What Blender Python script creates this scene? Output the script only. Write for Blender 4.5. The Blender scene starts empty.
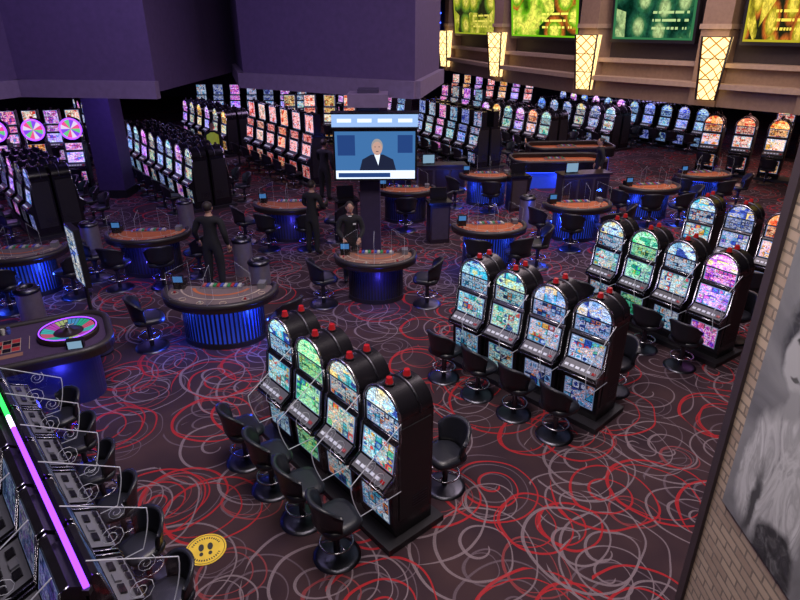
import bpy, bmesh, math, random
from mathutils import Vector, Matrix
random.seed(7)
S=bpy.context.scene
COL=S.collection
S.view_settings.view_transform='Standard'
PI=math.pi

# ---------------------------------------------------------------- materials
MATS={}
def newmat(name):
    m=bpy.data.materials.new(name); m.use_nodes=True
    nt=m.node_tree
    for n in list(nt.nodes): nt.nodes.remove(n)
    out=nt.nodes.new('ShaderNodeOutputMaterial')
    MATS[name]=m
    return m,nt,out
def pbr(name,col,rough=.5,metal=0,emit=None,es=0,bump=0,spec=.5):
    m,nt,out=newmat(name)
    b=nt.nodes.new('ShaderNodeBsdfPrincipled')
    b.inputs['Roughness'].default_value=rough
    b.inputs['Metallic'].default_value=metal
    b.inputs['Specular IOR Level'].default_value=spec
    tc=nt.nodes.new('ShaderNodeTexCoord'); nz=nt.nodes.new('ShaderNodeTexNoise')
    nz.inputs['Scale'].default_value=9
    nt.links.new(tc.outputs['Object'],nz.inputs['Vector'])
    mx=nt.nodes.new('ShaderNodeMix'); mx.data_type='RGBA'
    mx.inputs['A'].default_value=(*[c*.8 for c in col],1)
    mx.inputs['B'].default_value=(*[min(1,c*1.2) for c in col],1)
    nt.links.new(nz.outputs['Fac'],mx.inputs['Factor'])
    nt.links.new(mx.outputs['Result'],b.inputs['Base Color'])
    if emit:
        b.inputs['Emission Color'].default_value=(*emit,1)
        b.inputs['Emission Strength'].default_value=es
    nt.links.new(b.outputs[0],out.inputs[0])
    return m
def emis(name,col,s):
    m,nt,out=newmat(name)
    e=nt.nodes.new('ShaderNodeEmission'); e.inputs[0].default_value=(*col,1); e.inputs[1].default_value=s
    nt.links.new(e.outputs[0],out.inputs[0]); return m
class N:
    """tiny node expression helper"""
    def __init__(s,nt): s.nt=nt
    def put(s,sock,v):
        if isinstance(v,bpy.types.NodeSocket): s.nt.links.new(v,sock)
        elif v is not None: sock.default_value=v
    def m(s,op,a,b=None,c=None):
        n=s.nt.nodes.new('ShaderNodeMath'); n.operation=op
        s.put(n.inputs[0],a); s.put(n.inputs[1],b); s.put(n.inputs[2],c); return n.outputs[0]
    def v(s,op,a,b=None):
        n=s.nt.nodes.new('ShaderNodeVectorMath'); n.operation=op
        s.put(n.inputs[0],a); s.put(n.inputs[1],b); return n.outputs[0]
    def sep(s,a):
        n=s.nt.nodes.new('ShaderNodeSeparateXYZ'); s.put(n.inputs[0],a); return n.outputs
    def comb(s,x,y,z=0.0):
        n=s.nt.nodes.new('ShaderNodeCombineXYZ'); s.put(n.inputs[0],x); s.put(n.inputs[1],y); s.put(n.inputs[2],z); return n.outputs[0]
    def mix(s,f,a,b,blend='MIX'):
        n=s.nt.nodes.new('ShaderNodeMix'); n.data_type='RGBA'; n.blend_type=blend
        s.put(n.inputs['Factor'],f); s.put(n.inputs['A'],a); s.put(n.inputs['B'],b); return n.outputs['Result']
    def noise(s,v,sc,det=2,dist=0):
        n=s.nt.nodes.new('ShaderNodeTexNoise'); n.inputs['Scale'].default_value=sc; n.inputs['Detail'].default_value=det
        n.inputs['Distortion'].default_value=dist; s.put(n.inputs['Vector'],v); return n.outputs
    def white(s,v):
        n=s.nt.nodes.new('ShaderNodeTexWhiteNoise'); n.noise_dimensions='3D'; s.put(n.inputs['Vector'],v); return n.outputs['Value']
    def ramp(s,f,cols,const=True,lo=0,hi=1):
        n=s.nt.nodes.new('ShaderNodeValToRGB'); s.put(n.inputs[0],f)
        cr=n.color_ramp; cr.interpolation='CONSTANT' if const else 'LINEAR'
        while len(cr.elements)<len(cols): cr.elements.new(.5)
        for i,c in enumerate(cols):
            t=i/len(cols) if const else i/(len(cols)-1)
            cr.elements[i].position=lo+(hi-lo)*t; cr.elements[i].color=(*c,1)
        return n.outputs[0]

def screenmat(name,cols,strength,gx,gy,border=.08,sym=True,bg=(0.01,0.01,0.03)):
    """video slot artwork: reel cells with symbols, title banners and painterly detail"""
    m,nt,out=newmat(name); n=N(nt)
    tc=nt.nodes.new('ShaderNodeTexCoord'); oi=nt.nodes.new('ShaderNodeObjectInfo')
    uv=tc.outputs['UV']
    g=n.v('MULTIPLY',uv,(gx,gy,1))
    fl=n.v('FLOOR',g); fr=n.v('FRACTION',g)
    rnd=n.m('MULTIPLY',oi.outputs['Random'],91.0)
    sx=n.sep(fl)
    A=n.ramp(n.white(n.comb(sx[0],sx[1],rnd)),cols)
    B=n.ramp(n.white(n.comb(n.m('ADD',sx[0],17.3),sx[1],rnd)),cols[::-1])
    dv=n.v('ADD',n.v('MULTIPLY',uv,(1,1.3,1)),n.comb(rnd,rnd))
    fine=n.noise(dv,16,2,1.2)['Fac']
    big=n.noise(dv,2.2,1,.5)['Fac']
    f=n.sep(fr)
    dx=n.m('SUBTRACT',f[0],.5); dy=n.m('SUBTRACT',f[1],.5)
    rr=n.m('ADD',n.m('SQRT',n.m('ADD',n.m('MULTIPLY',dx,dx),n.m('MULTIPLY',dy,dy))),n.m('MULTIPLY',n.m('SUBTRACT',fine,.5),.7))
    c=n.mix(n.m('LESS_THAN',rr,.3),A,B)
    det=n.ramp(fine,[(.04,.04,.06),(.2,.2,.25),(.7,.7,.72),(1,1,1)],False,.3,.64)
    c=n.mix(.85,c,det,'MULTIPLY')
    mask=n.m('LESS_THAN',n.m('MAXIMUM',n.m('ABSOLUTE',dx),n.m('ABSOLUTE',dy)),.5-border)
    c=n.mix(mask,(*bg,1),c)
    art=n.ramp(n.m('FRACT',n.m('MULTIPLY',n.noise(dv,5,3,1.6)['Fac'],3.2)),cols+[(.03,.04,.08)],False)
    c=n.mix(n.m('GREATER_THAN',big,.52),c,n.mix(.7,art,det,'MULTIPLY'))
    tint=n.ramp(n.m('FRACT',n.m('MULTIPLY',rnd,3.7)),[(1,1,1),(.7,.95,1),(1,.85,.65),(.75,1,.8),(.85,.75,1)])
    c=n.mix(.85,c,tint,'MULTIPLY')
    u=n.sep(uv)
    edge=n.m('GREATER_THAN',n.m('MINIMUM',n.m('MINIMUM',u[0],n.m('SUBTRACT',1.0,u[0])),n.m('MINIMUM',u[1],n.m('SUBTRACT',1.0,u[1]))),.03)
    c=n.mix(edge,(.15,.2,.35,1),c)
    glow=n.m('ADD',n.m('MULTIPLY',big,1.5),.2)
    e=nt.nodes.new('ShaderNodeEmission'); nt.links.new(c,e.inputs[0]); nt.links.new(n.m('MULTIPLY',glow,strength),e.inputs[1])
    gl=nt.nodes.new('ShaderNodeBsdfGlossy'); gl.inputs['Roughness'].default_value=.15; gl.inputs[0].default_value=(.03,.03,.03,1)
    a=nt.nodes.new('ShaderNodeAddShader'); nt.links.new(e.outputs[0],a.inputs[0]); nt.links.new(gl.outputs[0],a.inputs[1])
    nt.links.new(a.outputs[0],out.inputs[0]); return m

BLACK=pbr('black_gloss',(.010,.009,.012),.25)
BLACKM=pbr('black_satin',(.016,.014,.018),.5)
VINYL=pbr('black_vinyl',(.014,.015,.022),.36)
CHROME=pbr('chrome',(.5,.5,.55),.25,1)
DCHROME=pbr('dark_chrome',(.1,.1,.12),.35,1)
RED=pbr('red_lamp',(.3,.01,.015),.25,0,(1,.03,.03),.1)
LAMPD=pbr('lamp_smoked',(.05,.03,.04),.25)
DECK=pbr('button_deck',(.16,.16,.18),.4)
BTN=pbr('button_white',(.5,.5,.55),.4,0,(.8,.8,1),.35)
WOOD=pbr('dark_wood',(.022,.012,.012),.35)
RAIL=pbr('padded_rail',(.03,.024,.026),.4)
PURP=pbr('purple_plaster',(.088,.052,.155),.8)
PURPD=pbr('purple_dark',(.035,.022,.07),.7)
BEIGE=pbr('beige_plaster',(.30,.20,.14),.7)
BEIGEL=pbr('beige_light',(.46,.33,.24),.6)
BROWN=pbr('brown_panel',(.05,.035,.04),.6)
TRIMW=pbr('trim_paint',(.17,.12,.23),.6)
YEL=pbr('yellow_decal',(.85,.58,.04),.6)
DKDEC=pbr('decal_ink',(.03,.03,.02),.6)
SKIN=pbr('skin',(.42,.24,.17),.55)
HAIR=pbr('hair',(.02,.014,.01),.6)
SUIT=pbr('suit_cloth',(.010,.010,.012),.85)
TROU=pbr('trouser_cloth',(.012,.012,.015),.85)
SHOE=pbr('shoe_leather',(.01,.01,.01),.3)
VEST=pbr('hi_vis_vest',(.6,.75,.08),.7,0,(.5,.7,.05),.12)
WHITE=pbr('white_plastic',(.7,.7,.7),.4)
STEEL=pbr('brushed_steel',(.42,.40,.44),.4,.8)
BLUELED=emis('blue_led',(.03,.08,1),9)
PURLED=emis('purple_led',(.24,.05,.9),3.2)
WHTLED=emis('white_led',(.75,.6,1),3)
GRNLED=emis('green_led',(.03,.8,.1),2.6)
SKIRT=pbr('table_skirt_lit',(.04,.07,.3),.35,0,(.02,.08,.9),.28)
SKIRTD=pbr('table_skirt_dark',(.02,.02,.035),.35,0,(.02,.03,.6),.05)

PALS={
 'cool':([(.65,.9,1),(.08,.6,.85),(.88,.93,.8),(.05,.45,.4),(.4,.8,.95),(.03,.12,.5),(.95,.55,.1),(.8,.95,1),(.9,.1,.08),(.2,.75,.4)],
         [(.25,.55,.85),(.04,.08,.4),(.8,.9,1),(.06,.45,.7),(.02,.05,.15),(.75,.88,1),(.8,.25,.08)]),
 'green':([(.1,.9,.25),(.65,1,.7),(.02,.4,.25),(.8,1,.8),(.1,.75,.55),(.9,.9,.2),(.03,.2,.5)],
          [(.08,.6,.3),(.65,1,.7),(.01,.2,.1),(.2,.8,.5),(.9,.85,.2)]),
 'red':([(1,.7,.55),(1,.10,.05),(1,.35,.15),(.95,.85,.85),(.9,.05,.03),(1,.8,.65)],
        [(1,.18,.08),(.9,.05,.03),(1,.7,.5),(.5,.03,.03)]),
 'violet':([(.6,.15,1),(1,.2,.75),(.9,.8,1),(.2,.1,1),(.8,.4,1),(.1,.4,1)],
           [(.8,.1,.8),(.2,.05,.8),(1,.7,1),(1,.15,.4)]),
 'blue':([(.15,.4,1),(.05,.12,.9),(.65,.8,1),(.1,.55,1),(.4,.25,1),(.9,.93,1)],
         [(.05,.1,.7),(.2,.35,1),(.6,.7,1),(.02,.03,.2)]),
 'gold':([(1,.55,.1),(1,.85,.6),(.95,.15,.04),(.4,.65,.95),(1,.45,.08),(.95,.9,.85)],
         [(1,.45,.08),(.8,.08,.02),(1,.75,.35),(.25,.05,.02)]),
 'dim':([(.1,.15,.4),(.05,.08,.2),(.3,.35,.5),(.15,.1,.4)],[(.05,.06,.2),(.2,.2,.4)]),
}
PM={}
for k,(a,b) in PALS.items():
    st=1.0 if k!='dim' else .5
    if k in('red','violet','gold'): st=1.3
    PM[k]=(screenmat('screen_reels_'+k,a,1.4*st,5,4,.04),
           screenmat('screen_pay_'+k,b,1.15*st,7,4,.07),
           screenmat('screen_arch_'+k,a[:3]+b[:2]+[(1,.85,.4)],1.75*st,3,2,.02),
           screenmat('screen_belly_'+k,b,.7*st,4,3,.06))

# ---------------------------------------------------------------- mesh builder
class MB:
    def __init__(s): s.v=[];s.f=[];s.m=[];s.uv=[];s.sm=[];s.mats=[];s.T=Matrix.Identity(4)
    def mi(s,mat):
        if mat not in s.mats: s.mats.append(mat)
        return s.mats.index(mat)
    def add(s,vs,fs,mat,uvs=None,smooth=False):
        o=len(s.v); s.v+= [s.T@Vector(p) for p in vs]; k=s.mi(mat)
        for i,f in enumerate(fs):
            s.f.append([a+o for a in f]); s.m.append(k); s.sm.append(smooth)
            s.uv.append(uvs[i] if uvs else [(0,0)]*len(f))
    def quad(s,pts,mat,uv=((0,0),(1,0),(1,1),(0,1))): s.add(pts,[list(range(len(pts)))],mat,[list(uv)])
    def box(s,c,d,mat,R=None,taper=1):
        x,y,z=[a/2 for a in d]; pts=[]
        for zz,k in ((-z,1),(z,taper)):
            for xx,yy in ((-x,-y),(x,-y),(x,y),(-x,y)):
                p=Vector((xx*k,yy*k,zz)); 
                if R: p=R@p
                pts.append(p+Vector(c))
        F=[(3,2,1,0),(4,5,6,7),(0,1,5,4),(1,2,6,5),(2,3,7,6),(3,0,4,7)]
        s.add(pts,F,mat,[[(0,0),(1,0),(1,1),(0,1)]]*6)
    def prism(s,pts2,z0,z1,mat,smooth=False,caps=True,top=1.0):
        n=len(pts2); a=[(x,y,z0) for x,y in pts2]+[(x*top,y*top,z1) for x,y in pts2]
        s.add(a,[(i,(i+1)%n,n+(i+1)%n,n+i) for i in range(n)],mat,smooth=smooth)
        if caps:
            s.add(a[n:],[tuple(range(n))],mat); s.add(a[:n],[tuple(reversed(range(n)))],mat)
    def prismx(s,prof,x0,x1,mat):
        n=len(prof); a=[(x0,y,z) for y,z in prof]+[(x1,y,z) for y,z in prof]
        s.add(a,[(i,(i+1)%n,n+(i+1)%n,n+i) for i in range(n)],mat)
        s.add(a[n:],[tuple(range(n))],mat); s.add(a[:n],[tuple(reversed(range(n)))],mat)
    def prismy(s,prof,y0,y1,mat,smooth=False):
        n=len(prof); a=[(x,y0,z) for x,z in prof]+[(x,y1,z) for x,z in prof]
        s.add(a,[(i,(i+1)%n,n+(i+1)%n,n+i) for i in range(n)],mat,smooth=smooth)
        s.add(a[n:],[tuple(range(n))],mat); s.add(a[:n],[tuple(reversed(range(n)))],mat)
    def cyl(s,c,r,h,mat,seg=16,r2=None):
        r2=r if r2 is None else r2
        a=[(c[0]+r*math.cos(2*PI*i/seg),c[1]+r*math.sin(2*PI*i/seg),c[2]) for i in range(seg)]
        b=[(c[0]+r2*math.cos(2*PI*i/seg),c[1]+r2*math.sin(2*PI*i/seg),c[2]+h) for i in range(seg)]
        s.add(a+b,[(i,(i+1)%seg,seg+(i+1)%seg,seg+i) for i in range(seg)],mat,smooth=True)
        s.add(b,[tuple(range(seg))],mat); s.add(a,[tuple(reversed(range(seg)))],mat)
    def lathe(s,prof,c,mat,seg=24):
        n=len(prof); vs=[]
        for i in range(seg):
            a=2*PI*i/seg
            for r,z in prof: vs.append((c[0]+r*math.cos(a),c[1]+r*math.sin(a),c[2]+z))
        fs=[(i*n+j,((i+1)%seg)*n+j,((i+1)%seg)*n+j+1,i*n+j+1) for i in range(seg) for j in range(n-1)]
        s.add(vs,fs,mat,smooth=True)
    def tube(s,pts,r,mat,seg=6,closed=False):
        P=[Vector(p) for p in pts]; n=len(P); rr=r if isinstance(r,(list,tuple)) else [r]*n
        vs=[]
        for i in range(n):
            if closed: t=P[(i+1)%n]-P[i-1]
            else: t=P[min(i+1,n-1)]-P[max(i-1,0)]
            t.normalize(); up=Vector((0,0,1)) if abs(t.z)<.9 else Vector((0,1,0))
            a=t.cross(up).normalized(); b=t.cross(a)
            for k in range(seg):
                q=2*PI*k/seg; vs.append(P[i]+(a*math.cos(q)+b*math.sin(q))*rr[i])
        L=n if closed else n-1
        fs=[(i*seg+k,i*seg+(k+1)%seg,((i+1)%n)*seg+(k+1)%seg,((i+1)%n)*seg+k) for i in range(L) for k in range(seg)]
        if not closed:
            fs+=[tuple(reversed(range(seg))),tuple(range((n-1)*seg,n*seg))]
        s.add(vs,fs,mat,smooth=True)
    def ball(s,c,d,mat,u=14,v=9):
        vs=[]; fs=[]
        for j in range(v+1):
            p=PI*j/v
            for i in range(u):
                a=2*PI*i/u; vs.append((c[0]+d[0]*math.sin(p)*math.cos(a),c[1]+d[1]*math.sin(p)*math.sin(a),c[2]-d[2]*math.cos(p)))
        for j in range(v):
            for i in range(u): fs.append((j*u+i,j*u+(i+1)%u,(j+1)*u+(i+1)%u,(j+1)*u+i))
        s.add(vs,fs,mat,smooth=True)
    def mesh(s,name):
        me=bpy.data.meshes.new(name); me.from_pydata([tuple(p) for p in s.v],[],s.f)
        for m in s.mats: me.materials.append(m)
        ul=me.uv_layers.new(name='UVMap'); k=0
        for i,p in enumerate(me.polygons):
            p.material_index=s.m[i]; p.use_smooth=s.sm[i]
            for q in range(len(p.vertices)):
                ul.data[p.loop_start+q].uv=s.uv[i][q]
        me.update(); return me
    def obj(s,name,loc=(0,0,0),rot=0): return place(s.mesh(name),name,loc,rot)
def place(me,name,loc,rot=0,scale=1,parent=None):
    o=bpy.data.objects.new(name,me); o.location=loc; o.rotation_euler=(0,0,rot)
    o.scale=(scale,)*3 if not isinstance(scale,tuple) else scale
    COL.objects.link(o)
    if parent: o.parent=parent
    return o

# ---------------------------------------------------------------- camera
cam=bpy.data.cameras.new('camera'); co=bpy.data.objects.new('camera',cam); COL.objects.link(co)
co.location=(0,0,5); co.rotation_euler=(math.radians(65.2),0,0); cam.lens=27; cam.sensor_width=36; cam.clip_end=200
S.camera=co

# ---------------------------------------------------------------- carpet
def carpet():
    m,nt,out=newmat('swirl_carpet'); n=N(nt)
    geo=nt.nodes.new('ShaderNodeNewGeometry')
    P=geo.outputs['Position']
    off=n.v('MULTIPLY',n.v('SUBTRACT',n.noise(P,.7)['Color'],(.5,.5,.5)),(.35,.35,0))
    P2=n.v('ADD',P,off)
    col=n.ramp(n.noise(P,1.3)['Fac'],[(.020,.012,.020),(.034,.020,.027),(.058,.032,.036),(.045,.022,.027)],False)
    fib=n.noise(P,60,1)['Fac']
    GR=(.215,.165,.185,1); GR2=(.125,.09,.11,1); RD=(.40,.020,.026,1); PK=(.24,.045,.05,1)
    layers=[ # cell, ox, oy, kind, spacing/radius, width, colour, gate
      (1.20,3.3,1.7,'spiral',.20,.020,GR2,.75),
      (.90,7.1,9.2,'ring',.30,.018,GR2,.5),
      (1.05,7.7,3.2,'ring',.36,.022,PK,.6),
      (1.5,11.7,5.2,'spiral',.27,.025,GR,.7),
      (1.45,5.9,2.6,'ring',.55,.030,RD,.75),
      (1.1,1.2,14.4,'spiral',.18,.018,GR,.5),
      (1.3,17.3,8.1,'spiral',.24,.026,RD,.5),
      (1.35,31.3,13.1,'ring',.48,.022,GR,.5),
      (1.7,41.3,23.1,'ring',.68,.026,RD,.45),
      (1.6,21.9,33.1,'spiral',.33,.030,GR,.5),
    ]
    for cell,ox,oy,kind,k,w,c,gate in layers:
        q=n.v('ADD',n.v('MULTIPLY',P2,(1/cell,1/cell,0)),(ox,oy,0))
        vo=nt.nodes.new('ShaderNodeTexVoronoi'); vo.voronoi_dimensions='2D'; vo.inputs['Scale'].default_value=1
        vo.inputs['Randomness'].default_value=.4; nt.links.new(q,vo.inputs['Vector'])
        loc=n.v('MULTIPLY',n.v('SUBTRACT',q,vo.outputs['Position']),(cell,cell,0))
        ss=n.sep(loc); d=n.m('SQRT',n.m('ADD',n.m('MULTIPLY',ss[0],ss[0]),n.m('MULTIPLY',ss[1],ss[1])))
        rc=n.sep(vo.outputs['Color'])
        an=n.m('DIVIDE',n.m('ARCTAN2',ss[1],ss[0]),2*PI)
        ww=n.m('ADD',n.m('MULTIPLY',n.m('ABSOLUTE',an),1.6),.6)
        if kind=='spiral':
            sg=n.m('SUBTRACT',n.m('MULTIPLY',n.m('GREATER_THAN',rc[1],.5),2.0),1.0)
            ph=n.m('ADD',n.m('ADD',n.m('DIVIDE',d,k),n.m('MULTIPLY',an,sg)),.3)
            fr=n.m('FRACT',ph); lin=n.m('LESS_THAN',n.m('ABSOLUTE',n.m('SUBTRACT',fr,.5)),n.m('MULTIPLY',ww,w/k*.5))
            lin=n.m('MULTIPLY',lin,n.m('LESS_THAN',d,cell*.5))
            lin=n.m('MULTIPLY',lin,n.m('GREATER_THAN',d,.06))
        else:
            r=n.m('MULTIPLY',n.m('ADD',n.m('MULTIPLY',rc[1],.4),.6),k)
            l1=n.m('LESS_THAN',n.m('ABSOLUTE',n.m('SUBTRACT',d,r)),n.m('MULTIPLY',ww,w*.5))
            ex=n.m('ADD',ss[0],k*.18); d2=n.m('SQRT',n.m('ADD',n.m('MULTIPLY',ex,ex),n.m('MULTIPLY',ss[1],ss[1])))
            l2=n.m('LESS_THAN',n.m('ABSOLUTE',n.m('SUBTRACT',d2,n.m('MULTIPLY',r,.82))),w*.28)
            lin=n.m('MAXIMUM',l1,l2)
        lin=n.m('MULTIPLY',lin,n.m('LESS_THAN',rc[0],gate))
        lin=n.m('MULTIPLY',lin,n.m('ADD',n.m('MULTIPLY',fib,.6),.5))
        col=n.mix(n.m('MINIMUM',lin,1.0),col,c)
    b=nt.nodes.new('ShaderNodeBsdfPrincipled'); b.inputs['Roughness'].default_value=.95; b.inputs['Specular IOR Level'].default_value=.15
    nt.links.new(col,b.inputs['Base Color']); nt.links.new(b.outputs[0],out.inputs[0])
    return m
CARPET=carpet()
def brickmat():
    m,nt,out=newmat('tan_brick'); n=N(nt)
    geo=nt.nodes.new('ShaderNodeNewGeometry'); s=n.sep(geo.outputs['Position'])
    v=n.comb(n.m('ADD',s[0],s[1]),s[2])
    br=nt.nodes.new('ShaderNodeTexBrick'); nt.links.new(v,br.inputs['Vector'])
    br.inputs['Color1'].default_value=(.50,.37,.27,1); br.inputs['Color2'].default_value=(.30,.20,.15,1)
    br.inputs['Mortar'].default_value=(.12,.09,.075,1)
    br.inputs['Scale'].default_value=1; br.inputs['Brick Width'].default_value=.16; br.inputs['Row Height'].default_value=.056
    br.inputs['Mortar Size'].default_value=.007
    c=n.mix(n.m('MULTIPLY',n.noise(geo.outputs['Position'],30)['Fac'],.5),br.outputs['Color'],(.5,.42,.34,1))
    b=nt.nodes.new('ShaderNodeBsdfPrincipled'); b.inputs['Roughness'].default_value=.9; nt.links.new(c,b.inputs['Base Color'])
    bp=nt.nodes.new('ShaderNodeBump'); bp.inputs['Strength'].default_value=.6; bp.inputs['Distance'].default_value=.01
    nt.links.new(n.m('SUBTRACT',1.0,br.outputs['Fac']),bp.inputs['Height']); nt.links.new(bp.outputs[0],b.inputs['Normal'])
    nt.links.new(b.outputs[0],out.inputs[0]); return m
BRICK=brickmat()
def muralmat():
    """black-and-white photographic print: woman with dark curled hair in pale draped clothing"""
    m,nt,out=newmat('grey_photo_mural'); n=N(nt)
    geo=nt.nodes.new('ShaderNodeNewGeometry'); P=geo.outputs['Position']
    w=n.v('ADD',P,n.v('MULTIPLY',n.v('SUBTRACT',n.noise(P,6,4)['Color'],(.5,.5,.5)),(.0,.14,.14)))
    s=n.sep(w)
    def ellf(cy,cz,ry,rz,soft=.12):
        a=n.m('DIVIDE',n.m('SUBTRACT',s[1],cy),ry); b=n.m('DIVIDE',n.m('SUBTRACT',s[2],cz),rz)
        d=n.m('SQRT',n.m('ADD',n.m('MULTIPLY',a,a),n.m('MULTIPLY',b,b)))
        q=nt.nodes.new('ShaderNodeMapRange'); q.inputs['From Min'].default_value=1+soft; q.inputs['From Max'].default_value=1-soft
        nt.links.new(d,q.inputs['Value']); return q.outputs[0]
    base=n.ramp(n.noise(P,2.2,6,.8)['Fac'],[(.09,.09,.095),(.18,.18,.19),(.24,.24,.25),(.30,.30,.31)],False,.3,.7)
    cl=n.noise(n.v('MULTIPLY',P,(1,3.2,1.2)),2.2,5,1.5)['Fac']
    cloth=n.ramp(cl,[(.16,.16,.17),(.45,.45,.46),(.58,.58,.59),(.38,.38,.39),(.62,.62,.63)],False,.3,.7)
    hair=n.ramp(n.noise(P,14,3,1.5)['Fac'],[(.02,.02,.022),(.05,.05,.055),(.16,.16,.165)],False,.3,.7)
    c=n.mix(ellf(2.22,3.0,.26,.38),base,cloth)
    c=n.mix(ellf(2.42,2.98,.07,.30,.2),c,cloth)
    c=n.mix(ellf(2.33,2.78,.03,.22,.4),c,(.07,.07,.075,1))
    c=n.mix(ellf(2.10,2.62,.16,.22),c,hair)
    c=n.mix(ellf(2.25,3.78,.20,.30,.15),c,hair)
    c=n.mix(ellf(2.30,3.64,.10,.17,.12),c,(.46,.46,.47,1))
    c=n.mix(ellf(2.335,3.70,.025,.014,.3),c,(.05,.05,.05,1))
    c=n.mix(ellf(2.265,3.70,.022,.014,.3),c,(.05,.05,.05,1))
    c=n.mix(ellf(2.30,3.56,.035,.014,.3),c,(.1,.1,.1,1))
    c=n.mix(ellf(2.27,3.42,.05,.09,.2),c,(.34,.34,.35,1))
    b=nt.nodes.new('ShaderNodeBsdfPrincipled'); b.inputs['Roughness'].default_value=.6; nt.links.new(c,b.inputs['Base Color'])
    nt.links.new(b.outputs[0],out.inputs[0]); return m
MURAL=muralmat()

# ---------------------------------------------------------------- room shell
M=MB(); M.quad([(-22,-3,0),(22,-3,0),(22,47,0),(-22,47,0)],CARPET); M.obj('floor')
M=MB(); M.box((0,22,9.05),(44.4,50.4,.1),PURPD); M.obj('ceiling')
M=MB(); M.box((0,47.1,4.5),(44,.2,9),PURPD); M.obj('wall_back')
M=MB(); M.box((-22.1,22,4.5),(.2,50,9),PURPD); M.obj('wall_left')
M=MB(); M.box((22.1,22,4.5),(.2,50,9),PURPD); M.obj('wall_right')
M=MB(); M.box((0,-3.1,4.5),(44,.2,9),PURPD); M.obj('wall_front')
M=MB(); M.box((2.02,-.16,4.5),(.44,5.64,9),BRICK); M.obj('wall_brick')
M=MB(); M.box((1.99,2.69,4.5),(.42,.06,9),BROWN); M.obj('trim_1')
M=MB(); M.box((1.79,.9,4.75),(.015,3.3,4.3),MURAL); M.obj('wall_mural')

foot=[(-21.9,12.3),(-8.4,12.6),(-8.05,13.4),(-5.0,13.0),(-4.85,19.0),(-3.75,15.3),(.3,13.0),(1.0,16.5),(1.7,30),(1.7,46.9),(-21.9,46.9)]
M=MB(); M.prism(foot,3.7,8.99,PURP); M.obj('ceiling_bulkhead')
def wallseg(M,a,b,z0,z1,t,mat,off=0,trim0=0):
    a=Vector(a);b=Vector(b); d=(b-a); L=d.length; d/=L; nn=Vector((d.y,-d.x))
    c=(a+b)/2+nn*off
    R=Matrix.Rotation(math.atan2(d.y,d.x),3,'Z')
    M.box((c.x,c.y,(z0+z1)/2),(L+trim0,t,z1-z0),mat,R)
    return c,d,nn,L
M=MB()
for a,b in zip(foot[:3]+foot[4:7],foot[1:4]+foot[5:8]):
    wallseg(M,a,b,3.58,3.92,.16,TRIMW,.05,.1)
M.obj('trim_2')

M=MB(); M.box((-.64,12.75,1.9),(.42,.42,3.8),PURPD); M.box((-.64,12.75,.1),(.5,.5,.2),BLACKM); M.box((-.64,12.7,3.6),(.8,.7,.25),TRIMW); M.obj('column')
TVBG=emis('tv_blue',(.05,.16,.38),1.1); TVW=emis('tv_white',(.75,.85,1),1.3); TVS=emis('tv_skin',(.65,.4,.33),.9); TVK=emis('tv_suit',(.015,.02,.05),1)
TVG=emis('tv_grey',(.35,.33,.33),1); TVN=emis('tv_navy',(.02,.06,.22),1); HDR=emis('lightbox',(.35,.55,.95),1.0)
TVD=emis('pos_screen',(.3,.5,.7),.7)
M=MB(); Y=-.12
M.box((0,0,0),(1.68,.22,1.02),BLACK)
M.quad([(-.8,Y,-.47),(.8,Y,-.47),(.8,Y,.47),(-.8,Y,.47)],TVBG)
M.quad([(-.8,Y-.002,-.47),(.8,Y-.002,-.47),(.8,Y-.002,-.3),(-.8,Y-.002,-.3)],TVW)
M.quad([(-.75,Y-.003,-.44),(.3,Y-.003,-.44),(.3,Y-.003,-.35),(-.75,Y-.003,-.35)],TVN)
def ell(cx,cz,rx,rz,y,mat,a0=0,a1=2*PI,k=20):
    M.add([(cx+rx*math.cos(a0+(a1-a0)*i/k),y,cz+rz*math.sin(a0+(a1-a0)*i/k)) for i in range(k+(a1-a0<6))],[tuple(range(k+(a1-a0<6)))],mat)
M.add([(-.32,Y-.003,-.3),(.42,Y-.003,-.3),(.36,Y-.003,-.08),(.16,Y-.003,.02),(-.08,Y-.003,.02),(-.26,Y-.003,-.08)],[range(6)],TVK)
M.add([(-.02,Y-.004,.02),(.1,Y-.004,.02),(.06,Y-.004,-.2)],[(0,2,1)],TVW)
ell(.04,.18,.115,.15,Y-.005,TVG); ell(.04,.14,.1,.135,Y-.006,TVS)
for sx in(-.04,.04): ell(.04+sx,.17,.014,.008,Y-.007,TVK)
ell(.04,.08,.03,.007,Y-.007,TVK)
M.quad([(-.75,Y-.003,.0),(-.4,Y-.003,.0),(-.4,Y-.003,.4),(-.75,Y-.003,.4)],TVN)
M.quad([(.45,Y-.003,.05),(.75,Y-.003,.05),(.75,Y-.003,.4),(.45,Y-.003,.4)],TVN)
M.box((0,.02,.68),(1.7,.3,.24),HDR); M.box((0,.02,.54),(1.74,.34,.03),BLACK); M.box((0,.02,.815),(1.74,.34,.03),BLACK)
for k in range(4): M.box((-.6+k*.4,-.135,.68),(.28,.01,.07),TVW)
tv=M.obj('television',(-.5,12.28,2.58),.02)
M=MB(); M.box((0,0,1.85),(.8,.8,3.7),PURP); M.box((0,0,.12),(.9,.9,.24),BLACKM); M.box((0,0,3.5),(.95,.95,.2),TRIMW); cm=M.mesh('column')
place(cm,'column',(-9.0,18.9,0)); place(cm,'column',(-14.5,31,0)); place(cm,'column',(-.9,24.6,0))

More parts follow.
